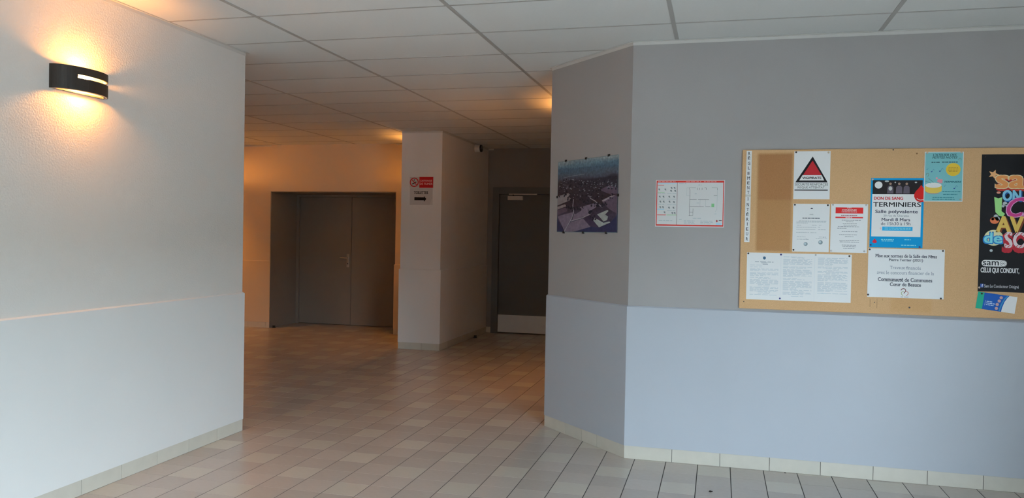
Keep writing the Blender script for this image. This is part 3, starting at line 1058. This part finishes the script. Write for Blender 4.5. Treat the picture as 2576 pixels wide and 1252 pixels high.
# works financing notice
s = on_board('works_notice', 'white notice of centred text with a small loop logo below it', 0.876, 1.295, 1.112, 1.406, lift=0.0010)
INKT = ink(56, 62, 76)
s.text('lettering', INKT, [('Mise aux normes de la Salle des Fêtes', 0.095, 0.113, 0.90, 0.180), ('Pierre Terrier (2021)', 0.274, 0.202, 0.722, 0.270),
                           ('Communauté de Communes', 0.137, 0.590, 0.848, 0.667), ('Cœur de Beauce', 0.297, 0.690, 0.704, 0.762)],
       1, serif=True, bold=0.018)
s.text('lettering', ink(120, 130, 144), [('Travaux financés', 0.293, 0.352, 0.697, 0.417), ('avec le concours financier de la', 0.124, 0.453, 0.867, 0.522)],
       1, serif=True)
s.polys('logo_arch', ink(112, 66, 66), s.stroke([(0.445, 0.845), (0.455, 0.820), (0.475, 0.808), (0.497, 0.815), (0.508, 0.840), (0.502, 0.870), (0.483, 0.905)], 0.0042), 1)
s.polys('logo_loop', ink(150, 160, 120), s.stroke([(0.476, 0.952), (0.455, 0.925), (0.450, 0.895), (0.465, 0.870), (0.483, 0.866)], 0.0036), 1)
s.polys('logo_curl', ink(176, 120, 110), s.stroke([(0.505, 0.868), (0.525, 0.866), (0.540, 0.885), (0.541, 0.912), (0.530, 0.935), (0.515, 0.952)], 0.0036), 1)
s.lines('logo_caption', ink(140, 150, 165), [(0.445, 0.545, 0.978)], 0.014, 1, 14)
s.pins([(0.018, 0.025), (0.975, 0.025), (0.012, 0.955), (0.965, 0.985)], PIN_DARK)

# big black road safety poster
s = Sheet('road_safety_poster', 'large black poster with colourful three-dimensional lettering at the board right', 'poster', 0.60, 0.80,
          (1.776, SURF, 1.566), (PI / 2, 0.003, 0), mat('poster_black', (0.008, 0.008, 0.011), 0.6, spec=0.3))
U = lambda a: a / 0.60
V = lambda a: a / 0.80


def T(txt, u0, v0, u1, v1):
    return (txt, U(u0), V(v0), U(u1), V(v1))


def Q(pts):
    return [(U(a), V(b)) for a, b in pts]


INK_OR, INK_RD, INK_GD = ink(236, 140, 84), ink(176, 56, 48), ink(232, 176, 92)
star = []
for k in range(10):
    r_ = 0.030 if k % 2 == 0 else 0.013
    a = -PI / 2 + 0.35 + k * PI / 5
    star.append((0.064 + r_ * math.cos(a), 0.116 + r_ * 0.95 * math.sin(a)))
s.polys('star', ink(226, 160, 112), [Q(star)], 1)
s.text('title_shadow', INK_RD, [T('sam', 0.080, 0.130, 0.375, 0.213)], 1, bold=0.05)
s.text('title_rim', ink(244, 190, 150), [T('sam', 0.071, 0.118, 0.367, 0.201)], 2, bold=0.05)
s.text('title', INK_OR, [T('sam', 0.075, 0.122, 0.363, 0.197)], 3, bold=0.025)
s.text('blue_word_shadow', ink(30, 84, 150), [T('ON', 0.116, 0.213, 0.216, 0.277)], 1, bold=0.06)
s.text('blue_word', ink(126, 186, 226), [T('ON', 0.113, 0.207, 0.210, 0.270)], 2, bold=0.045)
Lp = [(410, 825), (480, 850), (545, 830), (540, 1060), (600, 1105), (565, 1155), (500, 1140), (440, 1080)]
s.polys('green_letter', ink(150, 206, 130), [Q([((2440 + x / 6.59 - 2468) / 486, (370 + y / 6.59 - 388) / 434) for x, y in Lp])], 1)
s.polys('letter_star', ink(206, 140, 120), [s.ell(U(0.093), V(0.222), U(0.011), V(0.007), 10)], 2)
s.polys('splash', ink(168, 178, 182), [s.ell(U(a), V(b), U(r_), V(r_)) for a, b, r_ in
                                      ((0.128, 0.286, 0.012), (0.140, 0.296, 0.010), (0.118, 0.300, 0.008), (0.083, 0.362, 0.012), (0.092, 0.374, 0.012), (0.067, 0.376, 0.008), (0.064, 0.560, 0.008))], 1)
s.text('script_word_rim', ink(232, 160, 200), [T('Ch', 0.133, 0.246, 0.300, 0.366)], 2, bold=0.04, shear=0.35)
s.text('script_word', ink(188, 66, 130), [T('Ch', 0.137, 0.250, 0.296, 0.362)], 3, bold=0.015, shear=0.35)
s.text('gold_word_shadow', ink(120, 64, 40), [T('AV', 0.090, 0.366, 0.236, 0.460)], 1, bold=0.05)
s.text('gold_word', INK_GD, [T('AV', 0.084, 0.358, 0.228, 0.453)], 2, bold=0.04)
s.polys('gold_swirl', ink(214, 116, 78), [s.ell(U(0.077), V(0.384), U(0.024), V(0.020))], 1)
s.polys('pale_disc', ink(206, 204, 164), [s.ell(U(0.075), V(0.485), U(0.050), V(0.046))], 2)
s.text('round_word_rim', ink(40, 120, 184), [T('de', 0.018, 0.450, 0.126, 0.523)], 3, bold=0.07)
s.text('round_word', ink(120, 200, 232), [T('de', 0.024, 0.456, 0.120, 0.517)], 4, bold=0.02)
s.text('block_word_shadow', ink(170, 44, 56), [T('SO', 0.118, 0.458, 0.262, 0.572)], 3, bold=0.07)
s.text('block_word', ink(236, 196, 200), [T('SO', 0.130, 0.449, 0.252, 0.543)], 4, bold=0.03)
stripes = []
for k in range(7):
    stripes += s.stroke(Q([(0.128 + 0.020 * k, 0.470 + 0.0), (0.142 + 0.020 * k, 0.455)]), 0.004)
    stripes += s.stroke(Q([(0.128 + 0.020 * k, 0.540), (0.142 + 0.020 * k, 0.525)]), 0.004)
s.polys('block_stripes', ink(190, 70, 84), stripes, 5)
pill = [(0.034 + 0.018 * math.cos(PI / 2 + PI * k / 12), 0.634 - 0.0185 * math.sin(PI / 2 + PI * k / 12)) for k in range(13)]
pill += [(0.130 + 0.018 * math.cos(-PI / 2 + PI * k / 12), 0.634 - 0.0185 * math.sin(-PI / 2 + PI * k / 12)) for k in range(13)]
s.polys('logo_pill', ink(214, 214, 216), [Q(pill)], 1)
s.text('logo_word', ink(40, 40, 46), [T('sam', 0.023, 0.622, 0.106, 0.647)], 2, bold=0.01)
s.polys('logo_ring', ink(70, 70, 76), s.stroke(Q([(0.129 + 0.016 * math.cos(2 * PI * k / 20), 0.634 + 0.0165 * math.sin(2 * PI * k / 20)) for k in range(21)]), 0.002)
        + s.stroke(Q([(0.119, 0.634), (0.124, 0.629), (0.129, 0.634), (0.134, 0.640), (0.139, 0.634), (0.134, 0.628), (0.129, 0.634), (0.124, 0.640), (0.119, 0.634)]), 0.002), 2)
s.text('slogan', ink(226, 224, 220), [T('CELUI QUI CONDUIT,', 0.012, 0.660, 0.213, 0.694)], 1, bold=0.03)
s.rects('page_icon', ink(58, 88, 160), [(U(0.013), V(0.755), U(0.030), V(0.776))], 1)
s.text('icon_letter', ink(226, 230, 240), [T('f', 0.020, 0.758, 0.027, 0.776)], 2, bold=0.03)
s.text('footer_lettering', ink(190, 194, 200), [T('Sam Le Conducteur Désigné', 0.034, 0.758, 0.213, 0.782)], 1)
s.pins([(U(0.008), V(0.778))], PIN_PALE)
s.pins([(U(0.017), V(0.012))], PIN_DARK)

# small tilted leaflet
s = Sheet('leaflet', 'small tilted blue, green and white leaflet pinned under the black poster', 'leaflet', 0.206, 0.098,
          (1.574, SURF - 0.001, 1.104), (PI / 2, 0.125, 0), ink(30, 84, 164))
s.rects('green_band', ink(40, 158, 130), [(0.0, 0.0, 0.165, 1.0)], 1)
s.polys('white_area', ink(214, 222, 232), [[(0.80, 0.0), (1.0, 0.0), (1.0, 1.0), (0.655, 1.0), (0.665, 0.75), (0.70, 0.40), (0.75, 0.16)]], 1)
s.polys('teal_curve', ink(60, 140, 180), s.stroke([(0.76, 0.02), (0.69, 0.22), (0.645, 0.50), (0.615, 0.78), (0.605, 0.98)], 0.006), 1)
s.polys('portrait_discs', ink(186, 150, 150), [s.ell(u, v, 0.042) for u, v in ((0.60, 0.17), (0.565, 0.38), (0.53, 0.60), (0.525, 0.84))], 2)
s.lines('print_lines', ink(170, 190, 220), [(0.25, 0.40, 0.50), (0.25, 0.47, 0.60), (0.25, 0.44, 0.70)], 0.05, 2, 15)
s.rects('print_bar', ink(190, 205, 230), [(0.215, 0.45, 0.222, 0.76)], 2)
s.pins([(0.10, 0.09)], PIN_DARK)

# ---- evacuation plan on the grey wall
M_LAM = mat('laminated_sheet', (0.74, 0.75, 0.76), 0.35, coat=0.7, bump=0.10, bscale=14)
s = Sheet('evacuation_plan', 'laminated evacuation plan with red border on the grey wall', 'sign', 0.430, 0.300,
          (-0.186, YR, 1.668), RW, M_LAM, thick=0.0012)
s.rects('red_border', ink(196, 60, 52), [(0.01, 0.015, 0.99, 0.055), (0.01, 0.952, 0.99, 0.982), (0.01, 0.055, 0.022, 0.952), (0.978, 0.055, 0.990, 0.952)], 1)
s.lines('banner_print', ink(226, 176, 170), [(0.03, 0.29, 0.035), (0.44, 0.66, 0.036), (0.70, 0.88, 0.036)], 0.012, 2, 16)
s.rects('divider', ink(120, 92, 96), [(0.312, 0.055, 0.318, 0.952)], 1)
s.rects('section_bars', ink(150, 190, 206), [(0.026, 0.07, 0.312, 0.085), (0.026, 0.62, 0.13, 0.637)], 1)
s.rects('red_bars', ink(196, 84, 80), [(0.026, 0.105, 0.12, 0.115), (0.026, 0.742, 0.155, 0.755)], 1)
s.rects('green_bars', ink(150, 184, 150), [(0.165, 0.742, 0.312, 0.755), (0.026, 0.26, 0.13, 0.27)], 1)
ic = []
for u, v in ((0.05, 0.205), (0.14, 0.205), (0.23, 0.17), (0.275, 0.17), (0.225, 0.235), (0.285, 0.235), (0.06, 0.36), (0.115, 0.36), (0.20, 0.36), (0.27, 0.36),
             (0.07, 0.465), (0.12, 0.465), (0.205, 0.465), (0.27, 0.475), (0.07, 0.585), (0.11, 0.585), (0.20, 0.595), (0.265, 0.595), (0.135, 0.695), (0.25, 0.71), (0.285, 0.71)):
    ic.append((u - 0.012, v - 0.02, u + 0.010, v + 0.004))
    ic.append((u - 0.004, v + 0.006, u + 0.014, v + 0.018))
s.rects('pictograms', ink(110, 118, 122), ic, 1)
s.lines('print_lines', ink(150, 166, 172), [(0.03, 0.14, 0.285), (0.17, 0.30, 0.285), (0.04, 0.13, 0.41), (0.17, 0.30, 0.41), (0.04, 0.13, 0.52), (0.17, 0.30, 0.53),
                                            (0.17, 0.29, 0.655), (0.05, 0.25, 0.87), (0.34, 0.45, 0.075), (0.62, 0.67, 0.105), (0.57, 0.60, 0.295), (0.60, 0.64, 0.49),
                                            (0.55, 0.68, 0.815), (0.35, 0.40, 0.84), (0.42, 0.58, 0.87), (0.42, 0.57, 0.90), (0.42, 0.58, 0.93), (0.66, 0.84, 0.87),
                                            (0.66, 0.84, 0.90), (0.66, 0.83, 0.93), (0.86, 0.89, 0.715)], 0.010, 1, 17)
WALLS = []
for pl in ([(0.49, 0.20), (0.49, 0.165), (0.585, 0.165)], [(0.50, 0.20), (0.50, 0.76)], [(0.50, 0.415), (0.60, 0.415)], [(0.62, 0.415), (0.78, 0.415)],
           [(0.50, 0.565), (0.705, 0.565)], [(0.73, 0.565), (0.80, 0.565)], [(0.49, 0.755), (0.55, 0.755), (0.55, 0.61)], [(0.50, 0.685), (0.55, 0.685)],
           [(0.815, 0.165), (0.895, 0.165), (0.895, 0.215)], [(0.845, 0.33), (0.895, 0.33)], [(0.605, 0.165), (0.605, 0.215)], [(0.64, 0.165), (0.64, 0.21)],
           [(0.675, 0.165), (0.675, 0.21)], [(0.71, 0.165), (0.735, 0.165)], [(0.735, 0.165), (0.735, 0.21)]):
    WALLS += s.stroke(pl, 0.0018)
s.polys('plan_walls', ink(70, 80, 84), WALLS, 2)
THIN = []
for pl in ([(0.49, 0.165), (0.455, 0.165), (0.455, 0.335), (0.50, 0.335)], [(0.65, 0.415), (0.65, 0.565)], [(0.895, 0.215), (0.895, 0.62), (0.87, 0.67)], [(0.73, 0.415), (0.73, 0.56)]):
    THIN += s.stroke(pl, 0.001)
s.polys('plan_thin_walls', ink(130, 146, 150), THIN, 2)
s.rects('plan_green', ink(120, 178, 130), [(0.815, 0.50, 0.855, 0.575)], 2)
s.rects('logo_patch', ink(150, 190, 214), [(0.885, 0.905, 0.965, 0.945)], 1)
s.polys('logo_mark', ink(150, 50, 56), [s.ell(0.897, 0.868, 0.011, 0.024)], 2)
s.rects('logo_text', ink(80, 70, 80), [(0.925, 0.848, 0.968, 0.862)], 2)

# ---- aerial photograph clipped under glass on the angled wall
tang = (Vector(B) - Vector(A)).normalized()
rz_a = math.atan2(tang.y, tang.x)
nrm_a = Vector((math.sin(rz_a), -math.cos(rz_a)))
mp = bpy.data.materials.new('aerial_photo_print')
mp.use_nodes = True
nt = mp.node_tree
bs = nt.nodes['Principled BSDF']
bs.inputs['Roughness'].default_value = 0.4
tc = nt.nodes.new('ShaderNodeTexCoord')
sx = nt.nodes.new('ShaderNodeSeparateXYZ')
nt.links.new(tc.outputs['Object'], sx.inputs[0])
APW, APH = 0.730, 0.520
nz = nt.nodes.new('ShaderNodeTexNoise')
nz.inputs['Scale'].default_value = 7
nz.inputs['Detail'].default_value = 6
mpn = nt.nodes.new('ShaderNodeMapping')
mpn.inputs['Scale'].default_value = (0.35, 3.2, 1)
nt.links.new(tc.outputs['Object'], mpn.inputs['Vector'])
nt.links.new(mpn.outputs[0], nz.inputs['Vector'])
mth = nt.nodes.new('ShaderNodeMath')
mth.operation = 'MULTIPLY_ADD'
mth.inputs[1].default_value = 0.10
nt.links.new(nz.outputs['Fac'], mth.inputs[0])
nt.links.new(sx.outputs['Y'], mth.inputs[2])
mr = nt.nodes.new('ShaderNodeMapRange')
mr.inputs['From Min'].default_value = APH / 2 + 0.05
mr.inputs['From Max'].default_value = -APH / 2 + 0.05
nt.links.new(mth.outputs[0], mr.inputs['Value'])
rp = nt.nodes.new('ShaderNodeValToRGB')
els = rp.color_ramp.elements
els[0].position, els[0].color = 0.0, (*srgb(150, 165, 172), 1)
els[1].position, els[1].color = 1.0, (*srgb(48, 52, 84), 1)
for pos, c in ((0.07, (98, 132, 152)), (0.13, (66, 98, 122)), (0.20, (82, 100, 118)), (0.25, (74, 84, 104)), (0.285, (46, 48, 64)), (0.6, (44, 42, 58)), (0.8, (66, 62, 86))):
    e = els.new(pos)
    e.color = (*srgb(*c), 1)
nt.links.new(mr.outputs['Result'], rp.inputs['Fac'])
vo = nt.nodes.new('ShaderNodeTexNoise')
vo.inputs['Scale'].default_value = 55
vo.inputs['Detail'].default_value = 5
nt.links.new(tc.outputs['Object'], vo.inputs['Vector'])
m2 = nt.nodes.new('ShaderNodeMapRange')
m2.inputs['From Min'].default_value = 0.35
m2.inputs['From Max'].default_value = 0.7
m2.inputs['To Min'].default_value = 0.75
m2.inputs['To Max'].default_value = 1.35
nt.links.new(vo.outputs['Fac'], m2.inputs['Value'])
vm = nt.nodes.new('ShaderNodeVectorMath')
vm.operation = 'SCALE'
nt.links.new(rp.outputs['Color'], vm.inputs[0])
nt.links.new(m2.outputs['Result'], vm.inputs['Scale'])
nt.links.new(vm.outputs[0], bs.inputs['Base Color'])
ctr = Vector(A) + tang * 0.476
s = Sheet('aerial_photograph', 'aerial village photograph under glass with small clips on the angled wall', 'picture', APW, APH,
          (ctr.x, ctr.y, 1.734), (PI / 2, 0, rz_a), mp, thick=0.004)


def AP(pts):
    out = []
    for x, y in pts:
        u = (x - 90) / 870
        top = 160 - 120 * u
        out.append((min(max(u, 0), 1), min(max((y - top) / (1160 - top), 0), 1)))
    return out


def photo_ink(r, g, b):
    """a tone of the photograph print with its fine mottling"""
    return mat('photo_%d_%d_%d' % (r, g, b), tuple(c * 1.35 for c in srgb(r, g, b)), 0.5, spec=0.3, var=0.38, vscale=38)


s.polys('dark_land', photo_ink(46, 50, 84), [AP(q) for q in ([(370, 1155), (610, 1075), (720, 1090), (870, 1020), (960, 900), (960, 1160)], [(90, 960), (190, 1150), (90, 1160)])], 1)
s.polys('dark_field', photo_ink(62, 54, 78), [AP([(500, 970), (590, 920), (720, 1090), (610, 1075)])], 1)
s.polys('pale_field', photo_ink(126, 120, 124), [AP(q) for q in ([(90, 650), (260, 600), (285, 620), (260, 650), (320, 690), (90, 780)], [(90, 800), (215, 760), (230, 790), (90, 840)])], 1)
s.polys('mauve_field', photo_ink(112, 102, 120), [AP(q) for q in ([(150, 920), (340, 870), (350, 890), (300, 990), (210, 1140), (100, 940)],
                                                            [(380, 900), (460, 850), (440, 800), (650, 740), (720, 770), (590, 850), (610, 890), (330, 990), (360, 890)],
                                                            [(300, 1020), (490, 960), (600, 1080), (340, 1155), (210, 1155)])], 1)
s.polys('brown_field', photo_ink(88, 76, 94), [AP(q) for q in ([(750, 710), (910, 620), (960, 600), (960, 890), (850, 820)], [(720, 550), (840, 480), (960, 520), (960, 600), (880, 620)],
                                                         [(90, 850), (240, 800), (250, 860), (90, 920)])], 1)
s.polys('light_strip', photo_ink(140, 132, 140), [AP(q) for q in ([(750, 700), (900, 618), (925, 630), (770, 718)],)], 2)
s.polys('pale_roofs', photo_ink(150, 158, 158), [AP(q) for q in ([(690, 900), (830, 835), (845, 850), (800, 900), (840, 930), (830, 980), (780, 1000), (720, 930)],
                                                           [(640, 990), (660, 950), (780, 1020), (860, 1000), (870, 1015), (720, 1085)])], 2)
s.polys('road', photo_ink(142, 140, 152), s.stroke(AP([(345, 660), (335, 780), (350, 870), (320, 960), (210, 1150)]), 0.008)
        + s.stroke(AP([(310, 1000), (480, 950), (600, 895)]), 0.006) + s.stroke(AP([(580, 640), (590, 670), (660, 710), (760, 800)]), 0.006), 3)
s.polys('horizon_line', photo_ink(120, 130, 142), s.stroke(AP([(180, 385), (300, 355), (490, 325)]), 0.003), 1)
rd = random.Random(11)
hs = []
for k in range(150):
    x = rd.uniform(110, 950)
    y = rd.uniform(390, 560) if rd.random() < 0.6 else rd.uniform(440, 760)
    if 90 < x < 330 and y > 580 or x > 720 and y > 520:
        continue
    L = rd.uniform(6, 22)
    hs.append(AP([(x, y), (x + L, y - 3), (x + L, y + 5), (x, y + 7)]))
s.polys('house_roofs', photo_ink(128, 138, 152), hs, 2)
tb = []
for k in range(170):
    if rd.random() < 0.55:
        x, y = rd.uniform(100, 950), rd.uniform(400, 700)
    else:
        x, y = rd.choice(((300, 700), (330, 820), (440, 820), (600, 860), (700, 770), (770, 760), (560, 720), (250, 800), (640, 950))) 
        x, y = x + rd.gauss(0, 28), y + rd.gauss(0, 16)
    u, v = AP([(x, y)])[0]
    if not (0.02 < u < 0.98 and v < 0.97):
        continue
    r_ = rd.uniform(0.006, 0.017)
    tb.append(s.ell(u, v, r_, r_ * rd.uniform(0.7, 1.2), 8))
s.polys('tree_clumps', photo_ink(36, 38, 52), tb, 4)
s.rects('glass_edge', ink(96, 120, 124), [(0, 0, 1, 0.005), (0, 0.994, 1, 1), (0, 0, 0.003, 1), (0.997, 0, 1, 1)], 2)
M_CLIP = mat('dark_steel_clip', (0.05, 0.05, 0.05), 0.3, metal=0.6)
for u, v, a in ((0.14, 0, 0), (0.49, 0, 0), (0.855, 0, 0), (0.125, 1, PI), (0.465, 1, PI), (0.835, 1, PI), (0.0, 0.50, PI / 2), (1.0, 0.52, -PI / 2)):
    x, y = s.P(u, v)
    mb = MB()
    mb.box(-0.009, 0.009, -0.006, 0.0095, 0.0046, 0.0076)
    mb.box(-0.009, 0.009, 0.001, 0.0095, 0.0, 0.0046)
    mb.cyl((0, 0.005, 0.0076), (0, 0, 1), 0.004, 0.003, 0.003, 10)
    o = mb.build('clip', M_CLIP, s.o)
    o.location = (x, y, 0)
    o.rotation_euler = (0, 0, a)

# ---- signs on the pillar
s = Sheet('no_smoking_sign', 'red and white no smoking sign on the pillar', 'sign', 0.310, 0.134, (-3.583, PY0, 2.078), RW,
          mat('sign_plastic', (0.60, 0.57, 0.55), 0.4), thick=0.003)
s.rects('red_panel', ink(176, 30, 34), [(0.41, 0.0, 0.995, 1.0)], 1)
ring = []
for k in range(28):
    a, b = 2 * PI * k / 28, 2 * PI * (k + 1) / 28
    e = [(0.19 + r_ * math.cos(q), 0.49 + r_ * 0.31 / 0.134 * math.sin(q)) for r_, q in ((0.188, a), (0.188, b), (0.150, b), (0.150, a))]
    ring.append(e)
s.polys('red_ring', ink(176, 30, 34), ring + s.stroke([(0.09, 0.25), (0.29, 0.73)], 0.010), 2)
s.polys('cigarette', ink(50, 36, 38), s.stroke([(0.10, 0.66), (0.28, 0.46)], 0.012) + s.stroke([(0.20, 0.36), (0.18, 0.27), (0.22, 0.22)], 0.008), 1)
s.text('lettering', ink(226, 170, 168), [('DEFENSE', 0.45, 0.26, 0.95, 0.44), ('DE FUMER', 0.43, 0.54, 0.97, 0.74)], 2, bold=0.01)
s = Sheet('toilet_sign', 'white paper sign with a black arrow on the pillar', 'sign', 0.300, 0.207, (-3.585, PY0, 1.902), RW,
          mat('sign_paper', (0.62, 0.60, 0.60), 0.35, coat=0.5))
s.text('lettering', INK_BLACK, [('TOILETTES', 0.175, 0.176, 0.80, 0.353)], 1, bold=0.03, serif=True)
s.polys('arrow', INK_BLACK, [[(0.20, 0.535), (0.62, 0.545), (0.62, 0.465), (0.73, 0.64), (0.62, 0.815), (0.62, 0.72), (0.20, 0.72)]], 1)
s.polys('curled_tape', mat('shiny_tape', (0.75, 0.74, 0.72), 0.12, coat=1.0), [[(0.88, 1.0), (0.95, 0.66), (0.985, 0.64), (0.975, 1.0)]], 2)

# ------------------------------------------------------------------ small things
# round device high on the side of the pillar
dv = tag(empty('wall_detector', (PX1, 10.66, 2.645)), 'small white round device with dark front high on the pillar side', 'detector')
MB().cyl((0, 0, 0), (1, 0, 0), 0.056, 0.052, 0.075, 24).build('detector_body', M_WHITEPLASTIC, dv, bevel=0.003)
MB().cyl((0.075, 0, 0), (1, 0, 0), 0.053, 0.049, 0.022, 24).build('detector_front', M_DARKGLASS, dv, bevel=0.003)

# rubber door stops on the floor


def door_stop(loc, label):
    t = tag(empty('door_stop', loc), label, 'door stop', 'rubber door stops')
    mb_ = MB()
    mb_.cyl((0, 0, 0), (0, 0, 1), 0.024, 0.022, 0.014, 18)
    mb_.cyl((0, 0, 0.014), (0, 0, 1), 0.017, 0.019, 0.022, 18)
    mb_.build('rubber_body', M_BLACK, t, bevel=0.002)
    MB().cyl((0, 0, 0.036), (0, 0, 1), 0.008, 0.006, 0.004, 12).build('screw_cap', M_ALU, t)


door_stop((PX1 + 0.05, 10.65, 0), 'small black door stop on the floor beside the pillar')
door_stop((RX0 + 0.06, YB_L + 0.04, 0), 'small black door stop at the left corner of the double door recess')

# crumb of dirt on the floor


def crumb(loc, r_, label, seed):
    bm_ = bmesh.new()
    bmesh.ops.create_icosphere(bm_, subdivisions=2, radius=r_)
    rd_ = random.Random(seed)
    for v in bm_.verts:
        v.co *= rd_.uniform(0.7, 1.25)
        v.co.z *= 0.55
    z0 = min(v.co.z for v in bm_.verts)
    for v in bm_.verts:
        v.co.z -= z0
    me = bpy.data.meshes.new('dirt_crumb')
    bm_.to_mesh(me)
    bm_.free()
    me.materials.append(mat('dark_dirt', (0.02, 0.016, 0.014), 0.9))
    o = link('dirt_crumb', me)
    o.location = loc
    o.scale = (1.4, 1, 1)
    tag(o, label, 'crumb')


crumb((-0.013, 4.672, 0), 0.0075, 'dark crumb of dirt lying on the floor tiles below the notice board', 3)
crumb((0.430, 5.196, 0), 0.004, 'tiny dark crumb against the skirting tiles below the notice board', 5)
